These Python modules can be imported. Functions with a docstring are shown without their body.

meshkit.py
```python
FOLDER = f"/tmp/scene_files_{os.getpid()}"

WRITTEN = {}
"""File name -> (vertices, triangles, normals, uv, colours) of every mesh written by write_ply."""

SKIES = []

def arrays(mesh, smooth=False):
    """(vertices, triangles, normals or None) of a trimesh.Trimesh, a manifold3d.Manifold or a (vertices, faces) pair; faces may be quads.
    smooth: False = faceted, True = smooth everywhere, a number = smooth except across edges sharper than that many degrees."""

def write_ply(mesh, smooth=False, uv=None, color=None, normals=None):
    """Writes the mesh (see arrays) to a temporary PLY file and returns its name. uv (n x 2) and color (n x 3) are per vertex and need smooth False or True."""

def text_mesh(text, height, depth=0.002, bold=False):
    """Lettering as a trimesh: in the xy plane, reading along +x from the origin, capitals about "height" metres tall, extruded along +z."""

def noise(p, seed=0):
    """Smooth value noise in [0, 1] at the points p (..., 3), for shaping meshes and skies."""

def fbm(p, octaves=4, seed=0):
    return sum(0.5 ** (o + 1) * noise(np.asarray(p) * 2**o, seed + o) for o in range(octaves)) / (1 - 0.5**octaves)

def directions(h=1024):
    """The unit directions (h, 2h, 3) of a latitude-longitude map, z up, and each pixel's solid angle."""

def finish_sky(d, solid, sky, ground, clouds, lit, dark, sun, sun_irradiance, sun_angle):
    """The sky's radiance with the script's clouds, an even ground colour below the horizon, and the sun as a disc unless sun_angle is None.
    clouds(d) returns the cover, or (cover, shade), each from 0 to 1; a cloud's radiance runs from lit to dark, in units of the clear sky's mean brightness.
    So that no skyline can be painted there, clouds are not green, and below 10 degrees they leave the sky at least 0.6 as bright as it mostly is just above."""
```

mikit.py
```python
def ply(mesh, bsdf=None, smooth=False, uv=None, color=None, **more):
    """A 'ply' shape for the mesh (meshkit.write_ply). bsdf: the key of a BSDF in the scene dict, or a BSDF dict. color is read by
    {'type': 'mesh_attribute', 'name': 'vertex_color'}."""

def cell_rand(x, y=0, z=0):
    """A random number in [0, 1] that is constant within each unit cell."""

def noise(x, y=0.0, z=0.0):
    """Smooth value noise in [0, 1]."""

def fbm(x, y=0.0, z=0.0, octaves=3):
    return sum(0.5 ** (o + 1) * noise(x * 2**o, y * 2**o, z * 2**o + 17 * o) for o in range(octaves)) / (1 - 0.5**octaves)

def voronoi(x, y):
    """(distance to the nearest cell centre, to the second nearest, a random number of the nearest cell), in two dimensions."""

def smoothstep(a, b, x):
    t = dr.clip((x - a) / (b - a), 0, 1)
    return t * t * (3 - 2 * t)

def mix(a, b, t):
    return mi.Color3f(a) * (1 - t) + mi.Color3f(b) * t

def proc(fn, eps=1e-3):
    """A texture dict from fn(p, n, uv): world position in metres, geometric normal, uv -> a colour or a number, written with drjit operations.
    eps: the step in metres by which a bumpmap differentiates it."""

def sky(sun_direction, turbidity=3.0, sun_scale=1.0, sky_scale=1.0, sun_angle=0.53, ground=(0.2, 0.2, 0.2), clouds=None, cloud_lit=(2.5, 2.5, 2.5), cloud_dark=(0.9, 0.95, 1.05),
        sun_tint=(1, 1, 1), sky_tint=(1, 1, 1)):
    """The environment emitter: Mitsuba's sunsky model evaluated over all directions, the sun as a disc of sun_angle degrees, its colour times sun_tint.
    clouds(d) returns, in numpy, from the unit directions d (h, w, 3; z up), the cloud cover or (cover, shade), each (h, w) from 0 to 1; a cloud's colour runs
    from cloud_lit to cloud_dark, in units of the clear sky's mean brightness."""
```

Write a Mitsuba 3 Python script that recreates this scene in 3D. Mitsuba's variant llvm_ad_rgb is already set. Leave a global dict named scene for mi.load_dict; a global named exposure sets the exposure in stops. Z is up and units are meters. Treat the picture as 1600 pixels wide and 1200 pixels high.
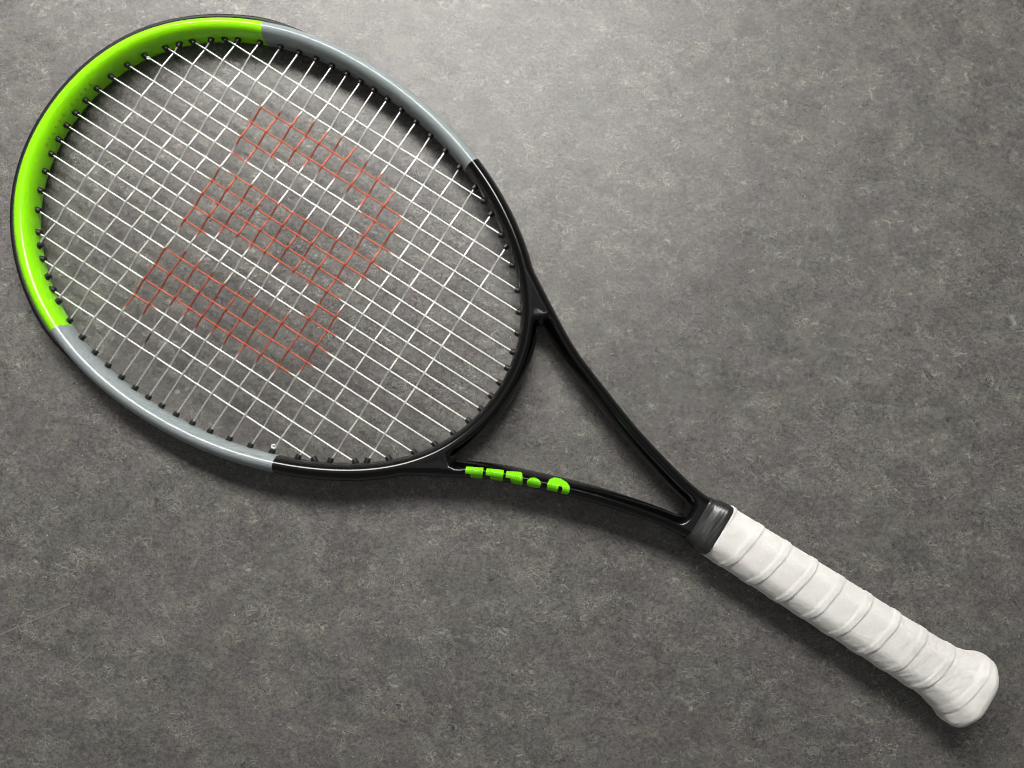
import math, random
import numpy as np, trimesh, mitsuba as mi, drjit as dr
import mikit, meshkit
from mikit import proc, noise, fbm, voronoi, cell_rand, smoothstep, mix
from scipy.spatial import cKDTree, Delaunay
from scipy.interpolate import splprep, splev, PchipInterpolator
from scipy.ndimage import gaussian_filter1d
from shapely.geometry import Polygon, MultiPolygon
import shapely
T = mi.ScalarTransform4f
scene, labels = {'type': 'scene'}, {}
rng = np.random.default_rng(7)
MM = 0.001

# ------------------------------------------------------------------ camera, light, exposure
CAM_H, PITCH, ROLL, F_PX = 489.747 * MM, 0.06914037, 0.0912946, 1202.0
fwd0 = np.array([0, math.sin(PITCH), -math.cos(PITCH)]); down0 = -np.array([0, math.cos(PITCH), math.sin(PITCH)]); right0 = np.array([1.0, 0, 0])
down = math.sin(ROLL) * right0 + math.cos(ROLL) * down0
origin = np.array([0, 0, CAM_H])
scene['camera'] = {'type': 'perspective', 'fov': math.degrees(2 * math.atan(800 / F_PX)), 'fov_axis': 'x', 'near_clip': 0.02, 'far_clip': 20.0,
                   'to_world': T().look_at(origin=origin.tolist(), target=(origin + fwd0).tolist(), up=(-down).tolist()),
                   'film': {'type': 'hdrfilm', 'width': 1024, 'height': 768}}
exposure = 1.3
LAMP = np.array([-0.30, 0.76, 0.80])
ax_ = np.array([0.945, -0.327, 0.0]); nz_ = np.array([0.0, 0.05, 0.0]) - LAMP; nz_ -= ax_ * (nz_ @ ax_); nz_ /= np.linalg.norm(nz_); ay_ = np.cross(nz_, ax_)
LM = np.eye(4); LM[:3, 0], LM[:3, 1], LM[:3, 2], LM[:3, 3] = ax_ * 0.54, ay_ * 0.12, nz_, LAMP
scene['lamp_panel'] = {'type': 'rectangle', 'to_world': T(LM),
                       'emitter': {'type': 'area', 'radiance': {'type': 'rgb', 'value': [12.0, 11.75, 11.2]}}}
labels['lamp_panel'] = {'label': 'soft rectangular lamp panel shining from above the far edge of the floor', 'category': 'lamp'}
scene['ceiling_lamp'] = {'type': 'rectangle', 'to_world': T().look_at(origin=[-0.1, 0.1, 2.3], target=[-0.1, 0.1, 0], up=[0, 1, 0]) @ T().scale([0.9, 0.8, 1.0]),
                         'emitter': {'type': 'area', 'radiance': {'type': 'rgb', 'value': [0.15, 0.15, 0.148]}}}
labels['ceiling_lamp'] = {'label': 'large dim ceiling light panel high above the racket', 'category': 'lamp'}
scene['room_light'] = {'type': 'constant', 'radiance': {'type': 'rgb', 'value': [0.050, 0.050, 0.049]}}

# ------------------------------------------------------------------ materials
def floor_fields(p):
    x, y = p.x * 1000, p.y * 1000
    wx = (fbm(x / 6, y / 6, 3.0, 2) - 0.5) * 7
    wy = (fbm(x / 6, y / 6, 9.0, 2) - 0.5) * 7
    a, b = (x + wx) / 2.3, (y + wy) / 1.15
    r1 = 1 - dr.abs(2 * noise(a, b, 1.0) - 1)
    r2 = 1 - dr.abs(2 * noise((x + wx * 1.4) / 3.6 + 31, (y + wy * 1.4) / 2.2, 5.0) - 1)
    return x, y, wx, wy, r1, r2

def floor_color(p, n, uv):
    x, y, wx, wy, r1, r2 = floor_fields(p)
    big = fbm(x / 75, y / 60, 2.0, 3)
    mid = fbm(x / 17 + 40, y / 12, 4.0, 3)
    patch = smoothstep(0.44, 0.66, fbm(x / 7 + 7, y / 5, 6.0, 3))
    fine = noise(x / 0.9, y / 0.75, 8.0)
    fine2 = noise(x / 1.9 + 5, y / 1.3, 11.0)
    light = smoothstep(0.80, 0.97, r1) * patch
    dark = smoothstep(0.86, 0.99, r2) * smoothstep(0.40, 0.62, fbm(x / 13 + 90, y / 9, 12.0, 2))
    rot = 6.0 * fbm(x / 9 + 70, y / 9, 30.0, 1)
    cx, sx = dr.cos(rot), dr.sin(rot)
    fl = smoothstep(0.60, 0.78, noise((x * cx + y * sx) / 2.6 + wx, (-x * sx + y * cx) / 1.0 + wy, 33.0))
    fd = smoothstep(0.63, 0.80, noise((x * cx - y * sx) / 2.2 + 50 + wy, (x * sx + y * cx) / 1.1 + wx, 37.0))
    v = 1.0 + 0.26 * (big - 0.5) + 0.26 * (mid - 0.5) + 0.50 * (fine - 0.5) + 0.36 * (fine2 - 0.5) + 0.72 * light - 0.30 * dark + 0.16 * fl - 0.30 * fd
    wx3 = (fbm(x / 15 + 12, y / 15, 41.0, 3) - 0.5) * 26
    wy3 = (fbm(x / 15 + 60, y / 15, 45.0, 3) - 0.5) * 20
    pale = smoothstep(0.52, 0.64, fbm((x + wx3) / 11, (y + wy3) / 7, 48.0, 3))
    deep = smoothstep(0.55, 0.68, fbm((x + wy3) / 19 + 33, (y + wx3) / 12, 52.0, 3))
    v = v - 0.10 * deep
    hue = smoothstep(0.36, 0.64, fbm(x / 26 + 3, y / 19, 14.0, 2))
    col = mix((0.1010, 0.0970, 0.0905), (0.1040, 0.0955, 0.0930), hue)
    col = mix(col, (0.150, 0.149, 0.126), pale * (0.22 + 0.60 * fl + 0.35 * light)) * v
    d1, d2, w = voronoi(x / 10, y / 10)
    col = mix(col, (0.42, 0.42, 0.40), dr.select((d1 < 0.035) & (w > 0.93), mi.Float(0.85), mi.Float(0)))
    d3, d4, w3 = voronoi(x / 14 + 55, y / 14)
    col = col * (1 - 0.55 * dr.select((d3 < 0.045) & (w3 < 0.12), mi.Float(1), mi.Float(0)))
    for (ax, ay, bx, by, wd) in SCRATCHES:
        L2 = (bx - ax) ** 2 + (by - ay) ** 2
        t = dr.clip(((x - ax) * (bx - ax) + (y - ay) * (by - ay)) / L2, 0, 1)
        dd = dr.sqrt(dr.square(x + 0.05 * wx - ax - t * (bx - ax)) + dr.square(y + 0.05 * wy - ay - t * (by - ay)))
        col = mix(col, (0.20, 0.195, 0.175), 0.65 * (1 - smoothstep(wd * 0.4, wd, dd)))
    return mi.Color3f(col)

def floor_bump(p, n, uv):
    x, y, wx, wy, r1, r2 = floor_fields(p)
    return 0.00008 * noise(x / 1.2 + 2, y / 1.0, 20.0) + 0.00007 * noise(x / 2.4, y / 2.0, 21.0) - 0.00005 * smoothstep(0.8, 1.0, r2)

SCRATCHES = [(-312, -156, -262, -128, 0.55), (-254, -166, -244, -156, 0.4), (-311, -182, -298, -172, 0.4)]
scene['floor_mat'] = {'type': 'bumpmap', 'arbitrary': {**proc(floor_bump, eps=2.5e-4)}, 'scale': 1.0,
                      'bsdf': {'type': 'principled', 'base_color': proc(floor_color), 'roughness': 0.47, 'specular': 0.55}}
def paint(name, rgb, rough=0.06, spec=1.5):
    scene[name] = {'type': 'twosided', 'bsdf': {'type': 'roughplastic', 'distribution': 'ggx', 'alpha': rough, 'int_ior': spec, 'diffuse_reflectance': {'type': 'rgb', 'value': list(rgb)}, 'nonlinear': False}}
paint('green_mat', (0.25, 0.74, 0.002), 0.05, 1.45)
paint('grey_mat', (0.225, 0.26, 0.268), 0.05, 1.5)
paint('black_mat', (0.0012, 0.0012, 0.0014), 0.03, 1.5)
paint('rubber_mat', (0.008, 0.008, 0.009), 0.22, 1.5)
paint('guard_mat', (0.004, 0.0042, 0.0045), 0.22, 1.4)
paint('print_mat', (0.20, 0.74, 0.003), 0.08, 1.45)
paint('ink_mat', (0.015, 0.05, 0.002), 0.2, 1.45)
def tape_col(p, n, uv):
    q = noise(p.x * 300, p.y * 300, p.z * 300)
    return mi.Color3f(0.016) * (0.8 + 0.4 * q)
scene['tape_mat'] = {'type': 'twosided', 'bsdf': {'type': 'principled', 'base_color': proc(tape_col), 'roughness': 0.33, 'specular': 0.7}}
scene['string_mat'] = {'type': 'twosided', 'bsdf': {'type': 'principled', 'base_color': {'type': 'mesh_attribute', 'name': 'vertex_color'}, 'roughness': 0.37, 'specular': 0.5, 'metallic': 0.7}}
def grip_color(p, n, uv):
    x, y = p.x * 1000, p.y * 1000
    s = fbm(x / 14, y / 14, p.z * 70, 3)
    f = noise(x / 0.8, y / 0.8, p.z * 1200)
    return mix((0.725, 0.72, 0.69), (0.70, 0.68, 0.655), smoothstep(0.4, 0.7, s)) * (0.95 + 0.09 * f)
def grip_bump(p, n, uv):
    x, y, z = p.x * 1000, p.y * 1000, p.z * 1000
    return 0.00004 * noise(x / 0.7, y / 0.7, z / 0.7) + 0.00009 * fbm(x / 4, y / 4, z / 4, 2)
scene['grip_mat'] = {'type': 'bumpmap', 'arbitrary': proc(grip_bump, eps=2.5e-4), 'scale': 1.0,
                     'bsdf': {'type': 'principled', 'base_color': proc(grip_color), 'roughness': 0.62, 'specular': 0.35, 'sheen': 0.15}}

# ------------------------------------------------------------------ the racket's own coordinates: u along the axis from the tip, v across, w up from the string plane (mm)
YAW, X0, Y0, Z0, KZ = -0.476801972, -307.282665, 182.231718, 10.7, 0.012
EU, EV = np.array([math.cos(YAW), math.sin(YAW), KZ]), np.array([-math.sin(YAW), math.cos(YAW), 0])
EW = np.cross(EU, EV); EW /= np.linalg.norm(EW)
def world(P):
    P = np.asarray(P, float)
    return (np.array([X0, Y0, Z0]) + P[:, :1] * EU + P[:, 1:2] * EV + P[:, 2:3] * EW) * MM
def wdir(N):
    N = np.asarray(N, float)
    return N[:, :1] * EU + N[:, 1:2] * EV + N[:, 2:3] * EW
used = {}
def key_for(base):
    i = used.get(base, 0); used[base] = i + 1
    return base if i == 0 else f'{base}_{i:03d}'
def emit(base, v, f, mat, normals=None, color=None, label=None):
    k = key_for(base)
    P = world(v)
    if normals is None:
        m = trimesh.Trimesh(P, f, process=False)
        path = meshkit.write_ply((P, f), True, None, color)
    else:
        path = meshkit.write_ply((P, f), False, None, color, wdir(normals))
    scene[k] = {'type': 'ply', 'filename': path, 'face_normals': False, 'bsdf': {'type': 'ref', 'id': mat}}
    if label: labels[k] = {'label': label}
    return k
R = 'tennis_racket'
labels[R] = {'label': 'green, grey and black tennis racket with white wrapped handle, lying on the dark floor', 'category': 'tennis racket'}

# floor
fm = trimesh.creation.box([3.0, 3.0, 0.02]); fm.apply_translation([0, 0, -0.01])
scene['floor'] = mikit.ply(fm, 'floor_mat')
labels['floor'] = {'label': 'dark grey mottled stone-look floor', 'kind': 'structure'}

# ------------------------------------------------------------------ frame outline
def smooth_closed(pts, s, n):
    pts = np.vstack([pts, pts[:1]])
    tck, _ = splprep(pts.T, s=s, per=True)
    return np.array(splev(np.linspace(0, 1, n, endpoint=False), tck)).T
def mirror(half):                                                   # tip first, throat last; a half outline at v >= 0
    half = np.array(half, float)
    lo = half[::-1] * [1, -1]
    lo = lo[np.abs(lo[:, 1]) > 1e-6]
    return np.vstack([half, lo])
INNER_H = [(13.0, 0), (13.9, 15), (15.8, 25.6), (18.9, 37), (23.2, 48.3), (29.0, 59.5), (37.4, 71.7), (49, 84.5), (66, 97.1), (86.8, 107.3), (99.6, 111.7), (111.8, 115), (123.4, 117.4),
           (135, 119.2), (145.8, 120.3), (156, 120.8), (166.3, 121.0), (176.7, 120.6), (188.5, 119.5), (201, 117.6), (213.5, 114.9), (227, 111.1), (243.5, 105.6), (253.6, 101.8), (267, 95.6),
           (284, 85.6), (304, 71.2), (314, 60.6), (322.2, 48.7), (328.4, 36.8), (332, 26), (334.4, 15), (335.4, 6), (335.6, 0)]
INNER = smooth_closed(mirror(INNER_H), 8.0, 1400)
WID, HH = 11.2, 10.5
inner_poly = Polygon(INNER)
hoop_out = inner_poly.buffer(WID, quad_segs=64)
ARM_O = [(238, 117.9), (246, 114.7), (267.5, 104.9), (287.5, 92.9), (306, 81.0), (328, 67.6), (346, 57.0), (363.7, 47.4), (380, 41.1), (395, 35.7), (409, 30.7), (424, 25.9), (440, 21.6), (452, 18.7), (465, 15.9), (483, 13.9), (500, 13.6)]
arm_u = np.array([p[0] for p in ARM_O]); arm_v = np.array([p[1] for p in ARM_O])
uu = np.linspace(238, 500, 400); vv = gaussian_filter1d(PchipInterpolator(arm_u, arm_v)(uu), 6, mode='nearest')
arm_poly = Polygon(np.vstack([np.stack([uu, vv], 1), np.stack([uu, -vv], 1)[::-1]]))
outer_poly = hoop_out.union(arm_poly)
outer_poly = Polygon(outer_poly.exterior)
hole_poly = outer_poly.buffer(-10.3, quad_segs=32).difference(inner_poly.buffer(WID + 0.1, quad_segs=64)).intersection(shapely.box(330, -60, 470.5, 60))
hole_poly = max(getattr(hole_poly, 'geoms', [hole_poly]), key=lambda g: g.area).buffer(-2.0).buffer(2.0, quad_segs=24)
def resample(ring, step, smooth=0):
    c = np.array(ring.coords)[:-1]
    if not shapely.is_ccw(ring): c = c[::-1]
    L = np.r_[0, np.cumsum(np.linalg.norm(np.diff(np.vstack([c, c[:1]]), axis=0), axis=1))]
    n = int(L[-1] / step)
    t = np.arange(n) * L[-1] / n
    c = np.vstack([c, c[:1]])
    q = np.stack([np.interp(t, L, c[:, 0]), np.interp(t, L, c[:, 1])], 1)
    if smooth: q = gaussian_filter1d(q, smooth, axis=0, mode='wrap')
    return q
# the neck end is cut square at u = 500, under the tape
rings = [resample(outer_poly.exterior, 0.8, 2), resample(inner_poly.exterior, 0.8, 2), resample(hole_poly.exterior, 0.8, 1.2)]
sgn = [1, -1, -1]
def ring_normals(c, s):                                             # unit vectors pointing into the material
    t = np.roll(c, -1, 0) - np.roll(c, 1, 0); t /= np.linalg.norm(t, axis=1, keepdims=True)
    return np.stack([-t[:, 1], t[:, 0]], 1) * s
rn = [ring_normals(c, s) for c, s in zip(rings, sgn)]
allp, alln = np.vstack(rings), np.vstack(rn)
tree = cKDTree(allp)
region = Polygon(rings[0], [rings[1], rings[2]])
def lean(u):                                                        # the arms are a little slimmer than the hoop
    t = np.clip((np.asarray(u) - 328) / 20, 0, 1)
    return 1 - 0.08 * t * t * (3 - 2 * t)
def depth(p):                                                       # (distance to the outline in units of the local section, unit vector into the material)
    _, i = tree.query(p)
    dvec = p - allp[i]
    d = np.einsum('ij,ij->i', dvec, alln[i])
    return d / lean(p[:, 0]), alln[i]
DD, PP, QQ = WID / 2, 1.8, 2.5
RP, RQ = np.array([1.8, 1.8, 1.22]), np.array([2.5, 2.5, 1.45])       # the opening of the throat is bevelled
PA, QA = np.repeat(RP, [len(r) for r in rings]), np.repeat(RQ, [len(r) for r in rings])
def shape_of(p):
    _, i = tree.query(p)
    return PA[i], QA[i]
def height(d, P=PP, Q=QQ):
    x = np.clip(1 - d / DD, 0, 1)
    return HH * (1 - x ** P) ** (1 / Q)
def depth_of_w(w, P=PP, Q=QQ):
    return DD * (1 - (1 - (np.abs(w) / HH) ** Q) ** (1 / P))
def surf_normal(d, g, w, P=PP, Q=QQ):
    x = np.clip(1 - d / DD, 0, 1)
    a = P / DD * x ** (P - 1); b = Q * np.abs(w) ** (Q - 1) / HH ** Q
    n = np.c_[-a[:, None] * g, np.sign(w) * b]
    return n / np.maximum(np.linalg.norm(n, axis=1, keepdims=True), 1e-9)
V, Fc, N = [], [], []
nv = 0
D0 = 2.6
cap = []
for c, nn, s, P_, Q_ in zip(rings, rn, sgn, RP, RQ):
    n = len(c)
    w0 = float(height(np.array([D0]), P_, Q_)[0])
    wl = np.r_[np.linspace(0, 0.86 * w0, 9)[:-1], np.linspace(0.86 * w0, w0, 5)]
    levels = np.r_[-wl[::-1], wl[1:]]
    for lv in levels:
        d = np.full(n, float(depth_of_w(lv, P_, Q_)))
        V.append(np.c_[c + nn * (d * lean(c[:, 0]))[:, None], np.full(n, lv)]); N.append(surf_normal(d, nn, np.full(n, lv), P_, Q_))
    m = len(levels)
    j = np.arange(n); j2 = (j + 1) % n
    for k in range(m - 1):
        a, b = nv + k * n, nv + (k + 1) * n
        q = np.r_[np.c_[a + j, a + j2, b + j2], np.c_[a + j, b + j2, b + j]]
        Fc.append(q if s > 0 else q[:, ::-1])
    cap.append(c + nn * (D0 * lean(c[:, 0]))[:, None])
    nv += m * n
pts = [np.vstack(cap)]
for r in (3.2, 3.8, 4.4, 4.95, 5.35, 5.58):
    for c, nn in zip(rings, rn):
        p = c + nn * (r * lean(c[:, 0]))[:, None]
        d, _ = depth(p)
        pts.append(p[d > r - 0.03])
gx, gy = np.meshgrid(np.arange(300, 500, 1.6), np.arange(-70, 70, 1.6)); gx = gx + 0.8 * (np.arange(gx.shape[0]) % 2)[:, None]
gp = np.c_[gx.ravel(), gy.ravel()]
gp = gp[shapely.contains_xy(region, gp[:, 0], gp[:, 1])]
d, _ = depth(gp); pts.append(gp[d > 6.1])
pts = np.vstack(pts)
tri = Delaunay(pts).simplices
cen = pts[tri].mean(1)
ok = shapely.contains_xy(region, cen[:, 0], cen[:, 1])
dc, _ = depth(cen); ok &= dc > D0 - 0.04
tri = tri[ok]
a = pts[tri]; area = np.cross(a[:, 1] - a[:, 0], a[:, 2] - a[:, 0]); tri[area < 0] = tri[area < 0][:, ::-1]; tri = tri[np.abs(area) > 1e-7]
d, g = depth(pts)
e_ = np.maximum(d - DD, 0)                                          # where hoop and arm part, the top is a shallow valley
wgt = 1 - np.clip((pts[:, 0] - 340) / 12, 0, 1)
P_, Q_ = shape_of(pts)
h = height(d, P_, Q_) - wgt * 0.16 * e_ ** 2 / (e_ + 0.5)
slope = wgt * 0.16 * (e_ ** 2 + e_) / (e_ + 0.5) ** 2
for s in (1, -1):
    n_ = surf_normal(d, g, s * h, P_, Q_)
    n_[e_ > 0] = np.c_[slope[:, None] * g, np.full(len(g), float(s))][e_ > 0]
    n_ /= np.linalg.norm(n_, axis=1, keepdims=True)
    V.append(np.c_[pts, s * h]); N.append(n_); Fc.append((tri if s > 0 else tri[:, ::-1]) + nv); nv += len(pts)
V, N, Fc = np.vstack(V), np.vstack(N), np.vstack(Fc)

def clip(V, N, F, g):                                               # the part of the mesh where g >= 0, cut exactly
    s = g >= 0
    keep = s[F].all(1); cut = s[F].any(1) & ~keep
    V2, N2, out, cache = list(V), list(N), [F[keep]], {}
    new = []
    def mid(i, j):
        k = (min(i, j), max(i, j))
        if k not in cache:
            t = g[i] / (g[i] - g[j])
            cache[k] = len(V2); V2.append(V[i] + t * (V[j] - V[i])); n = N[i] + t * (N[j] - N[i]); N2.append(n / np.linalg.norm(n))
        return cache[k]
    for f in F[cut]:
        f = list(f)
        while not (s[f[0]] and not s[f[2]]): f = f[1:] + f[:1]
        if s[f[1]]:
            x, y = mid(f[1], f[2]), mid(f[2], f[0]); new += [(f[0], f[1], x), (f[0], x, y)]
        else:
            new.append((f[0], mid(f[0], f[1]), mid(f[2], f[0])))
    if new: out.append(np.array(new))
    F2 = np.vstack(out); V2, N2 = np.array(V2), np.array(N2)
    u, inv = np.unique(F2, return_inverse=True)
    return V2[u], N2[u], inv.reshape(-1, 3)
def seam(V, u0, v0, tu, tv, bow=0.0):
    return (V[:, 0] - u0) * tu + (np.abs(V[:, 1]) - v0) * tv + bow * (V[:, 2] / HH) ** 2
gG = lambda V: -seam(V, 88.5, 112, 0.91, 0.41)
gB = lambda V: seam(V, 246, 109.5, 0.925, -0.38)
v1, n1, f1 = clip(V, N, Fc, gG(V)); emit(R + '__head_tip', v1, f1, 'green_mat', n1, label='lime green painted rounded tip of the frame')
v2, n2, f2 = clip(V, N, Fc, -gG(V)); v2, n2, f2 = clip(v2, n2, f2, -gB(v2))
va, na, fa = clip(v2, n2, f2, v2[:, 1]); emit(R + '__hoop_side', va, fa, 'grey_mat', na, label='grey painted side of the frame nearest the picture top')
va, na, fa = clip(v2, n2, f2, -v2[:, 1]); emit(R + '__hoop_side', va, fa, 'grey_mat', na, label='grey painted side of the frame at lower left')
v3, n3, f3 = clip(V, N, Fc, gB(V)); emit(R + '__throat', v3, f3, 'black_mat', n3, label='glossy black open throat and lower hoop of the frame')

# ------------------------------------------------------------------ generic swept tube
def sweep(path, frames, prof, closed_prof=True, cap=True):
    """path (n,3); frames (n,2,3): the two section axes; prof (n,m,2)."""
    n, m = prof.shape[:2]
    P = path[:, None] + prof[..., :1] * frames[:, None, 0] + prof[..., 1:] * frames[:, None, 1]
    v = P.reshape(-1, 3)
    i, j = np.meshgrid(np.arange(n - 1), np.arange(m), indexing='ij')
    a, b, c, d = i * m + j, i * m + (j + 1) % m, (i + 1) * m + (j + 1) % m, (i + 1) * m + j
    f = np.vstack([np.stack([a, b, c], -1).reshape(-1, 3), np.stack([a, c, d], -1).reshape(-1, 3)])
    if cap:
        k = len(v); v = np.vstack([v, P[0].mean(0), P[-1].mean(0)])
        jj = np.arange(m); j2 = (jj + 1) % m
        f = np.vstack([f, np.c_[np.full(m, k), j2, jj], np.c_[np.full(m, k + 1), (n - 1) * m + jj, (n - 1) * m + j2]])
    t = trimesh.Trimesh(v, f, process=False)
    if t.volume < 0: f = f[:, ::-1]
    return v, f

# bumper guard along the outside of the tip
oc, on = rings[0], rn[0]
sel = np.where((oc[:, 0] < 121))[0]
sel = sel[np.argsort(np.arctan2(oc[sel, 1], 170 - oc[sel, 0]))]
gp_, gn_ = oc[sel], on[sel]
L = np.r_[0, np.cumsum(np.linalg.norm(np.diff(gp_, axis=0), axis=1))]
e1 = smoothstep_np = lambda a, b, x: np.clip((x - a) / (b - a), 0, 1) ** 2 * (3 - 2 * np.clip((x - a) / (b - a), 0, 1))
taper = np.minimum(e1(0, 44, L), e1(0, 44, L[-1] - L))
th = np.linspace(0, 2 * np.pi, 20, endpoint=False)
cc, ss = np.sign(np.cos(th)) * np.abs(np.cos(th)) ** 0.6, np.sign(np.sin(th)) * np.abs(np.sin(th)) ** 0.6
prof = np.stack([np.outer(1.3 + 1.0 * taper, cc), np.outer(3.6 + 3.0 * taper, ss)], -1)
path = np.c_[gp_ - gn_ * (-0.9 + 1.1 * taper)[:, None], np.zeros(len(gp_))]
fr = np.stack([np.c_[-gn_, np.zeros(len(gp_))], np.tile([0, 0, 1.0], (len(gp_), 1))], 1)
v, f = sweep(path, fr, prof)
emit(R + '__bumper_guard', v, f, 'guard_mat')

# ------------------------------------------------------------------ strings and grommets
CROSS = [43.80, 59.52, 74.16, 87.10, 99.85, 112.05, 123.69, 134.98, 145.83, 156.14, 166.21, 176.80, 188.21, 200.35, 213.12, 226.40, 239.79, 255.05, 272.98, 292.19]
MAIN = [96.64, 84.11, 71.50, 59.90, 48.69, 36.88, 25.43, 15.14, 4.86]; MAIN = MAIN + [-m for m in MAIN[::-1]]
STENCIL = Polygon([[109.4, 71.3], [122.7, 75.0], [135.2, 78.9], [146.0, 82.1], [156.6, 82.3], [166.8, 82.0], [177.4, 82.2], [188.8, 78.9], [201.2, 75.3], [213.7, 70.3], [227.2, 59.2], [229.0, 53.6], [229.8, 47.0], [234.1, 35.9], [234.3, 24.7], [229.2, 12.6], [220.6, 12.8], [220.7, 5.8], [221.1, -2.7], [228.7, -13.7], [232.7, -24.2], [234.3, -35.9], [231.0, -48.0], [227.0, -55.2], [224.8, -58.3], [213.5, -63.8], [201.6, -66.9], [188.7, -67.4], [177.4, -68.4], [167.2, -66.9], [156.5, -67.8], [146.9, -66.7], [135.3, -66.5], [128.7, -70.4], [124.7, -80.0], [111.6, -80.6], [111.0, -58.8], [110.8, -35.9], [122.4, -32.0], [134.9, -32.6], [145.7, -32.8], [155.7, -33.8], [166.4, -33.4], [177.1, -32.5], [189.1, -31.9], [201.2, -29.4], [210.4, -23.6], [212.2, -14.5], [202.6, -9.3], [189.6, -7.6], [179.0, -7.0], [167.3, -8.1], [157.2, -8.1], [146.3, -7.9], [136.7, -10.5], [130.0, -14.8], [125.7, -20.4], [111.7, -20.7], [110.3, 24.7], [123.9, 25.8], [134.7, 26.2], [145.6, 25.5], [156.3, 25.9], [166.7, 25.4], [177.4, 26.4], [188.5, 25.7], [200.6, 27.7], [209.5, 29.6], [211.3, 38.8], [207.0, 46.7], [200.3, 50.7], [189.2, 54.0], [177.7, 56.4], [166.7, 54.8], [156.6, 53.8], [146.3, 50.1], [135.9, 47.8], [124.3, 36.8], [112.6, 36.6]])
SR = 0.53
INK = (-94.0, -85.0)
WHITE, RED = np.array([0.62, 0.62, 0.60]), np.array([0.43, 0.086, 0.042])
def hits(fixed, axis):                                              # where the line meets the inner outline
    ln = shapely.LineString([(fixed, -200), (fixed, 200)] if axis == 'cross' else [(-50, fixed), (400, fixed)])
    x = ln.intersection(Polygon(rings[1]))
    c = np.array(x.coords)
    return c if (c[0, 1] if axis == 'cross' else -c[0, 0]) > (c[1, 1] if axis == 'cross' else -c[1, 0]) else c[::-1]
m_ang = np.linspace(0, 2 * np.pi, 10, endpoint=False)
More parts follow.
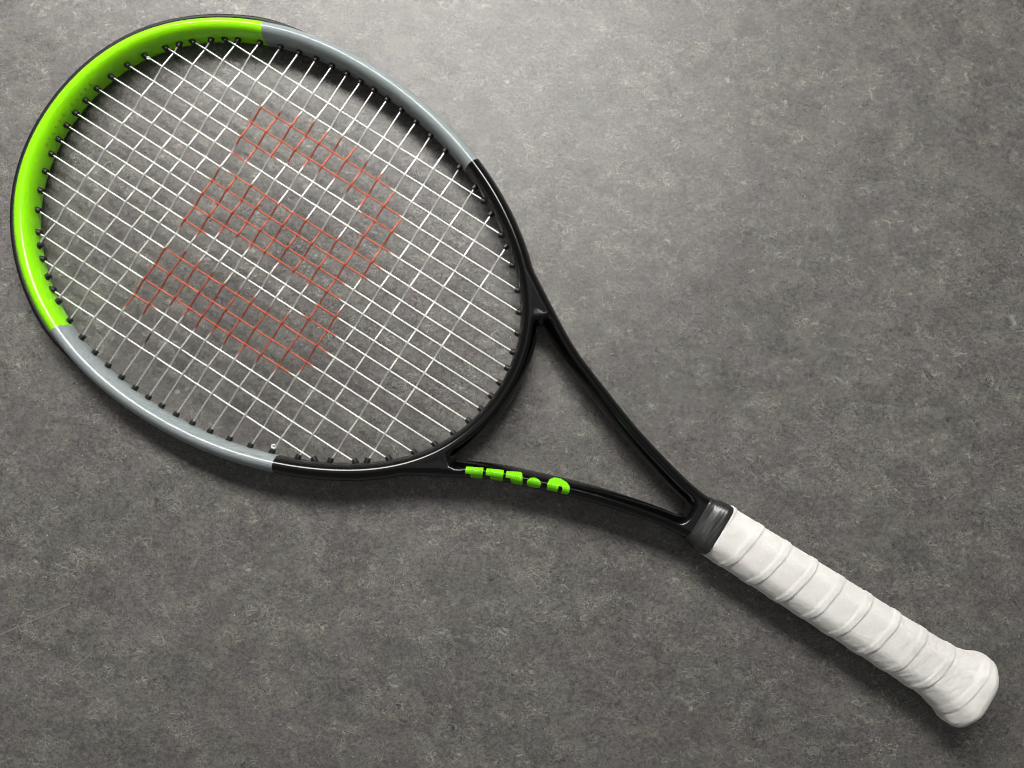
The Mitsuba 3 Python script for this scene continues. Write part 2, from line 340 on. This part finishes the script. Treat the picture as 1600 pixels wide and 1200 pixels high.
def string(i, kind):
    fixed = CROSS[i] if kind == 'cross' else MAIN[i]
    c = hits(fixed, kind)
    dirv = (c[1] - c[0]) / np.linalg.norm(c[1] - c[0])
    c = np.array([c[0] - dirv * 3.5, c[1] + dirv * 3.5])
    Ls = np.linalg.norm(c[1] - c[0]); n = int(Ls / 0.8)
    t = np.linspace(0, Ls, n)
    p = c[0] + dirv * t[:, None]
    ks, ws = [0.0, 3.0], [0.0, 0.0]
    for j, other in enumerate(MAIN if kind == 'cross' else CROSS):
        pos = (c[0, 1] - other) if kind == 'cross' else (other - c[0, 0])
        q = (fixed, other) if kind == 'cross' else (other, fixed)
        if not shapely.contains_xy(inner_poly, *q) or pos < 4 or pos > Ls - 4: continue
        mi_, cj = (j, i) if kind == 'cross' else (i, j)
        over = (mi_ + cj + 2) % 2 == 1
        ks.append(pos); ws.append((0.86 if over else -0.86) if kind == 'cross' else (-0.44 if over else 0.44))
    ks += [Ls - 3, Ls]; ws += [0, 0]
    w = gaussian_filter1d(np.interp(t, ks, ws), 1.6)
    red = shapely.contains_xy(STENCIL, p[:, 0], p[:, 1]).astype(float)
    sh = int(rng.integers(-1, 2)); red = np.roll(red, sh)
    red = np.clip(gaussian_filter1d(red, 1.1) * (1.03 + 0.12 * gaussian_filter1d(rng.standard_normal(n), 2)), 0, 1)
    tint = 1 + 0.04 * gaussian_filter1d(rng.standard_normal(n), 6) * 3
    col = (WHITE[None] * (1 - red[:, None]) + RED[None] * red[:, None]) * tint[:, None]
    if kind == 'cross' and i == 7:
        ink = np.clip(gaussian_filter1d(((p[:, 1] > INK[0]) & (p[:, 1] < INK[1])).astype(float), 1.0), 0, 1)[:, None]
        col = col * (1 - 0.85 * ink)
    path = np.c_[p, w]
    tg = np.gradient(path, axis=0); tg /= np.linalg.norm(tg, axis=1, keepdims=True)
    side = np.cross(tg, [0, 0, 1.0]); side /= np.linalg.norm(side, axis=1, keepdims=True)
    up = np.cross(side, tg)
    prof = np.tile(np.stack([SR * np.cos(m_ang), SR * np.sin(m_ang)], -1), (n, 1, 1))
    v, f = sweep(path, np.stack([side, up], 1), prof, cap=False)
    emit(f'{R}__{kind}_string', v, f, 'string_mat', color=np.clip(np.repeat(col, len(m_ang), 0), 0, 1))
    for e, sg in ((0, 1), (1, -1)):
        grommet(c[e] + dirv * 3.5 * sg, dirv * sg)
it, inn = cKDTree(rings[1]), rn[1]
def grommet(p, dirv):
    _, k = it.query(p)
    wall = -inn[k]                                                  # from the wall into the opening
    ax = dirv * 0.55 + wall * 0.45; ax /= np.linalg.norm(ax)
    a = np.array([ax[0], ax[1], 0]); s = np.array([-ax[1], ax[0], 0]); up = np.array([0, 0, 1.0])
    ln = 2.5 + 0.35 * rng.random()
    ts = np.array([-2.5, ln - 0.45, ln - 0.12, ln, ln])
    rs = np.array([2.0, 1.8, 1.66, 1.35, 0.55])
    ang = np.linspace(0, 2 * np.pi, 14, endpoint=False)
    path = np.r_[p, 0][None] + ts[:, None] * a
    prof = rs[:, None, None] * np.stack([np.cos(ang), np.sin(ang)], -1)[None]
    v, f = sweep(path, np.tile(np.stack([s, up])[None], (len(ts), 1, 1)), prof)
    emit(R + '__grommet', v, f, 'rubber_mat')
def knot(p, seed, k_=1.0):
    r_ = np.random.default_rng(seed)
    t = np.linspace(0, 2 * np.pi * 1.55, 60)
    q = np.stack([1.25 * np.cos(t) + 0.35 * np.cos(2.3 * t), 1.15 * np.sin(t), 0.55 * np.sin(1.6 * t + 0.5) + 0.1 * t], -1)
    q = np.vstack([q, q[-1] + np.outer(np.linspace(0.2, 1.8, 6), [0.55, 0.6, 0.5])])
    q = k_ * q + np.array([p[0], p[1], p[2]])
    tg = np.gradient(q, axis=0); tg /= np.linalg.norm(tg, axis=1, keepdims=True)
    s1 = np.cross(tg, [0.1, 0.2, 1.0]); s1 /= np.linalg.norm(s1, axis=1, keepdims=True); s2 = np.cross(s1, tg)
    ang = np.linspace(0, 2 * np.pi, 10, endpoint=False)
    v, f = sweep(q, np.stack([s1, s2], 1), np.tile(0.6 * k_ * np.stack([np.cos(ang), np.sin(ang)], -1), (len(q), 1, 1)))
    emit(R + '__tie_off_knot', v, f, 'string_mat', color=np.tile([0.75, 0.74, 0.70], (len(v), 1)))
knot((239.2, -102.6, 1.7), 1, 0.9)
knot((33.2, 59.4, 0.6), 2, 0.6)
for i in range(18): string(i, 'main')
for i in range(20): string(i, 'cross')

# ------------------------------------------------------------------ printed shapes on the lower arm and tiny letters inside the tip
def decal(base, poly, mat, lift=0.05, step=0.45, label=None):
    poly = poly.intersection(region.buffer(-0.2))
    if poly.is_empty: return
    for g_ in getattr(poly, 'geoms', [poly]):
        b = g_.boundary
        n = max(12, int(b.length / (step * 0.6)))
        bp = np.array([b.interpolate(x, normalized=True).coords[0] for x in np.linspace(0, 1, n, endpoint=False)])
        x0, y0, x1, y1 = g_.bounds
        X, Y = np.meshgrid(np.arange(x0, x1, step), np.arange(y0, y1, step)); q = np.c_[X.ravel(), Y.ravel()]
        ins = g_.buffer(-step * 0.45)
        q = q[shapely.contains_xy(ins, q[:, 0], q[:, 1])]
        P = np.vstack([bp, q]); t = Delaunay(P).simplices
        c_ = P[t].mean(1); t = t[shapely.contains_xy(g_.buffer(1e-4), c_[:, 0], c_[:, 1])]
        A = P[t]; ar = np.cross(A[:, 1] - A[:, 0], A[:, 2] - A[:, 0]); t[ar < 0] = t[ar < 0][:, ::-1]; t = t[np.abs(ar) > 1e-6]
        d_, gg = depth(P); P_, Q_ = shape_of(P); hgt = height(d_, P_, Q_); nn_ = surf_normal(d_, gg, hgt, P_, Q_)
        emit(base, np.c_[P, hgt] + nn_ * lift, t, mat, nn_, label=label)
MARKS = [[[345.4, -49.1], [354.7, -44.1], [357.9, -50.9], [351.5, -53.8], [350.0, -51.6], [347.2, -52.9]],
 [[356.4, -43.4], [365.8, -38.7], [369.1, -45.5], [362.4, -48.5], [360.7, -46.1], [358.2, -47.3]],
 [[367.4, -38.3], [375.1, -34.2], [376.3, -34.6], [380.2, -40.4], [374.1, -43.3], [371.7, -40.7], [369.0, -41.9]],
 [[381.2, -37.5], [380.9, -35.9], [381.8, -34.0], [383.9, -32.4], [386.5, -32.1], [389.0, -33.3], [389.6, -35.9], [388.4, -37.2], [385.2, -38.6], [382.8, -38.8]],
 [[393.8, -34.8], [392.0, -31.1], [392.1, -28.5], [394.1, -26.0], [397.8, -24.6], [401.9, -24.5], [404.4, -25.7], [406.0, -28.8], [405.8, -30.7], [402.2, -31.9], [401.4, -29.2], [399.6, -27.8], [398.7, -28.8], [399.9, -32.7]]]
for m_ in MARKS:
    decal(R + '__printed_letter', Polygon(m_).buffer(-0.35).buffer(0.35), 'print_mat', lift=0.04)
# lettering inside the tip: laid on the inner wall between two grommet heights
ic = rings[1]; icn = rn[1]
order = np.argsort(np.arctan2(ic[:, 1], 170 - ic[:, 0]))
ic, icn = ic[order], icn[order]
near = np.abs(ic[:, 1]) < 90
near &= ic[:, 0] < 100
ic, icn = ic[near], icn[near]
sL = np.r_[0, np.cumsum(np.linalg.norm(np.diff(ic, axis=0), axis=1))]
def wall_text(text, v_from, v_to, w_base, hgt_mm, base):
    i0, i1 = np.argmin(np.abs(ic[:, 1] - v_from)), np.argmin(np.abs(ic[:, 1] - v_to))
    slots = np.linspace(sL[i0], sL[i1], len(text))
    for ch, s0 in zip(text, slots):
        if ch == ' ': continue
        tm = meshkit.text_mesh(ch, hgt_mm, 0.02)
        tm = trimesh.Trimesh(*trimesh.remesh.subdivide_to_size(tm.vertices, tm.faces, 0.5), process=False)
        x, y, z = tm.vertices.T
        s_ = s0 + (x - x.mean()); w_ = w_base + y
        pu = np.c_[np.interp(s_, sL, ic[:, 0]), np.interp(s_, sL, ic[:, 1])]
        gn2 = np.c_[np.interp(s_, sL, icn[:, 0]), np.interp(s_, sL, icn[:, 1])]
        d_ = depth_of_w(w_)
        nn_ = surf_normal(d_, gn2, w_)
        emit(base, np.c_[pu + gn2 * d_[:, None], w_] + nn_ * (0.07 + z[:, None]), tm.faces, 'ink_mat')
wall_text('WILSON BLADE', -22, 24.5, 4.4, 1.7, R + '__printed_letter')
wall_text('98', 2.6, 4.2, 1.6, 1.4, R + '__printed_letter')

# ------------------------------------------------------------------ handle
def oct_r(th, a, b, dg, p):
    ks = np.arange(4) * np.pi / 4
    dist = [a, dg, b, dg]
    return sum(np.abs(np.cos(th - k) / d_) ** p for k, d_ in zip(ks, dist)) ** (-1 / p)
PITCH_U, SEAM0 = 18.9, 513.0
def wrap_disp(UU, TH):
    turn = np.mod(TH + np.pi / 2, 2 * np.pi) - np.pi                 # 0 on top (theta = 90 deg)
    k = ((UU - SEAM0) + PITCH_U * (np.mod(TH + np.pi / 2, 2 * np.pi) - np.pi) / (2 * np.pi)) / PITCH_U
    wob = 0.012 * np.sin(3.1 * TH + 2 * np.floor(k)) + 0.022 * np.sin(UU / 11.0)
    fr_ = np.mod(k + wob, 1.0)
    ridge = e1(0.69, 0.80, fr_) * (1 - e1(0.94, 1.0, fr_))
    soft = 0.22 * e1(0.0, 0.75, fr_)
    groove = -0.05 * np.exp(-((np.minimum(fr_, 1 - fr_) - 0.006) / 0.010) ** 2)
    q = np.stack([UU / 5.0, np.cos(TH) * 3.2, np.sin(TH) * 3.2], -1)
    cre = meshkit.fbm(q, 3, 4) - 0.5
    q2 = np.stack([(UU + 6 * TH) / 1.6, np.cos(TH) * 1.6, np.sin(TH) * 1.6], -1)
    cre2 = (meshkit.fbm(q2, 2, 9) - 0.5) * np.clip((UU - 560) / 90, 0, 1)
    amp = 0.75 + 0.5 * (np.sin(2.3 * np.floor(k + wob)) * 0.5 + 0.5) * (0.7 + 0.3 * np.cos(TH * 2 + k))
    return 0.40 * amp * ridge + soft + groove + 0.34 * cre + 0.42 * cre2
def grid_mesh(P, closed=True):
    n, m = P.shape[:2]
    i, j = np.meshgrid(np.arange(n - 1), np.arange(m), indexing='ij')
    a_, b_, c_, d_ = i * m + j, i * m + (j + 1) % m, (i + 1) * m + (j + 1) % m, (i + 1) * m + j
    f = np.vstack([np.stack([a_, b_, c_], -1).reshape(-1, 3), np.stack([a_, c_, d_], -1).reshape(-1, 3)])
    return P.reshape(-1, 3), f
def out(v, f):                                                     # faces of a tube round the handle's axis, turned outwards
    n = np.cross(v[f[:, 1]] - v[f[:, 0]], v[f[:, 2]] - v[f[:, 0]])
    c = v[f].mean(1)
    return f[:, ::-1] if (n[:, 1:] * c[:, 1:]).sum() < 0 else f
flare_u = [480, 500, 640, 648, 655, 660.5, 664.3, 667.5, 670.3, 672.7, 674.8, 676.4, 677.4]
flare_s = [1.0, 1.0, 1.0, 1.025, 1.09, 1.18, 1.275, 1.345, 1.36, 1.30, 1.15, 0.92, 0.50]
FL = PchipInterpolator(flare_u, flare_s)
FZ = PchipInterpolator([480, 636, 652, 662, 667, 673, 678, 681], [1.0, 1.0, 1.0, 0.955, 0.93, 0.945, 1.0, 1.0])
def handle_points(U, th, extra=0.0, wrap=True):
    UU, TH = np.meshgrid(U, th, indexing='ij')
    r = oct_r(TH, 17.1, 15.2, 17.1, 13) * FL(UU) + (wrap_disp(UU, TH) if wrap else 0) + extra
    return np.stack([UU, r * np.cos(TH), r * np.sin(TH) * FZ(UU)], -1)
th = np.linspace(0, 2 * np.pi, 220, endpoint=False)
U = np.arange(494.0, 668.0, 0.35)
P = handle_points(U, th)
P[:2, :, 1:] *= 0.985
P = np.concatenate([np.concatenate([P[:1, :, :1], P[:1, :, 1:] * 0.80], -1), P], 0)
v, f = grid_mesh(P)
emit(R + '__overgrip', v, out(v, f), 'grip_mat', label='white overgrip wrapped in slanted turns around the handle')
U = np.r_[np.arange(663, 674.8, 0.35), np.linspace(674.9, 677.4, 18)]
P = handle_points(U, th, -0.35)
P = np.concatenate([P, np.concatenate([np.full_like(P[-1:, :, :1], 677.5), P[-1:, :, 1:] * 0.02], -1)], 0)
v, f = grid_mesh(P)
emit(R + '__butt_cap', v, out(v, f), 'grip_mat', label='flared white covered end of the handle')
# black tape over the top of the handle
U = np.arange(479.5, 495.5, 0.2)
UU, TH = np.meshgrid(U, th, indexing='ij')
tt = e1(480, 491, UU)
sup = (np.abs(np.cos(TH) / 14.35) ** 5 + np.abs(np.sin(TH) / 11.0) ** 5) ** (-1 / 5)
octo = (np.abs(np.cos(TH) / 16.6) ** 4.5 + np.abs(np.sin(TH) / 14.3) ** 4.5) ** (-1 / 4.5)
wr = 0.15 * np.sin((UU + 0.08 * 16 * np.cos(TH)) * 1.15 + 0.6) + 0.03 * np.sin((UU - 0.1 * 16 * np.cos(TH)) * 2.9) + 0.5 * (meshkit.fbm(np.stack([(UU - 1.5 * np.cos(TH)) / 3.0, np.cos(TH) * 0.8, np.sin(TH) * 0.8], -1), 2, 3) - 0.5)
r = (sup * (1 - tt) + octo * tt + 0.25 + wr) * (1 - 0.10 * e1(493.9, 494.6, UU))
P = np.stack([UU, r * np.cos(TH), r * np.sin(TH)], -1)
P = np.concatenate([np.concatenate([P[:1, :, :1], P[:1, :, 1:] * 0.9], -1), P], 0)
v, f = grid_mesh(P)
emit(R + '__sealing_tape', v, out(v, f), 'tape_mat', label='shiny black tape sealing the top of the white grip')
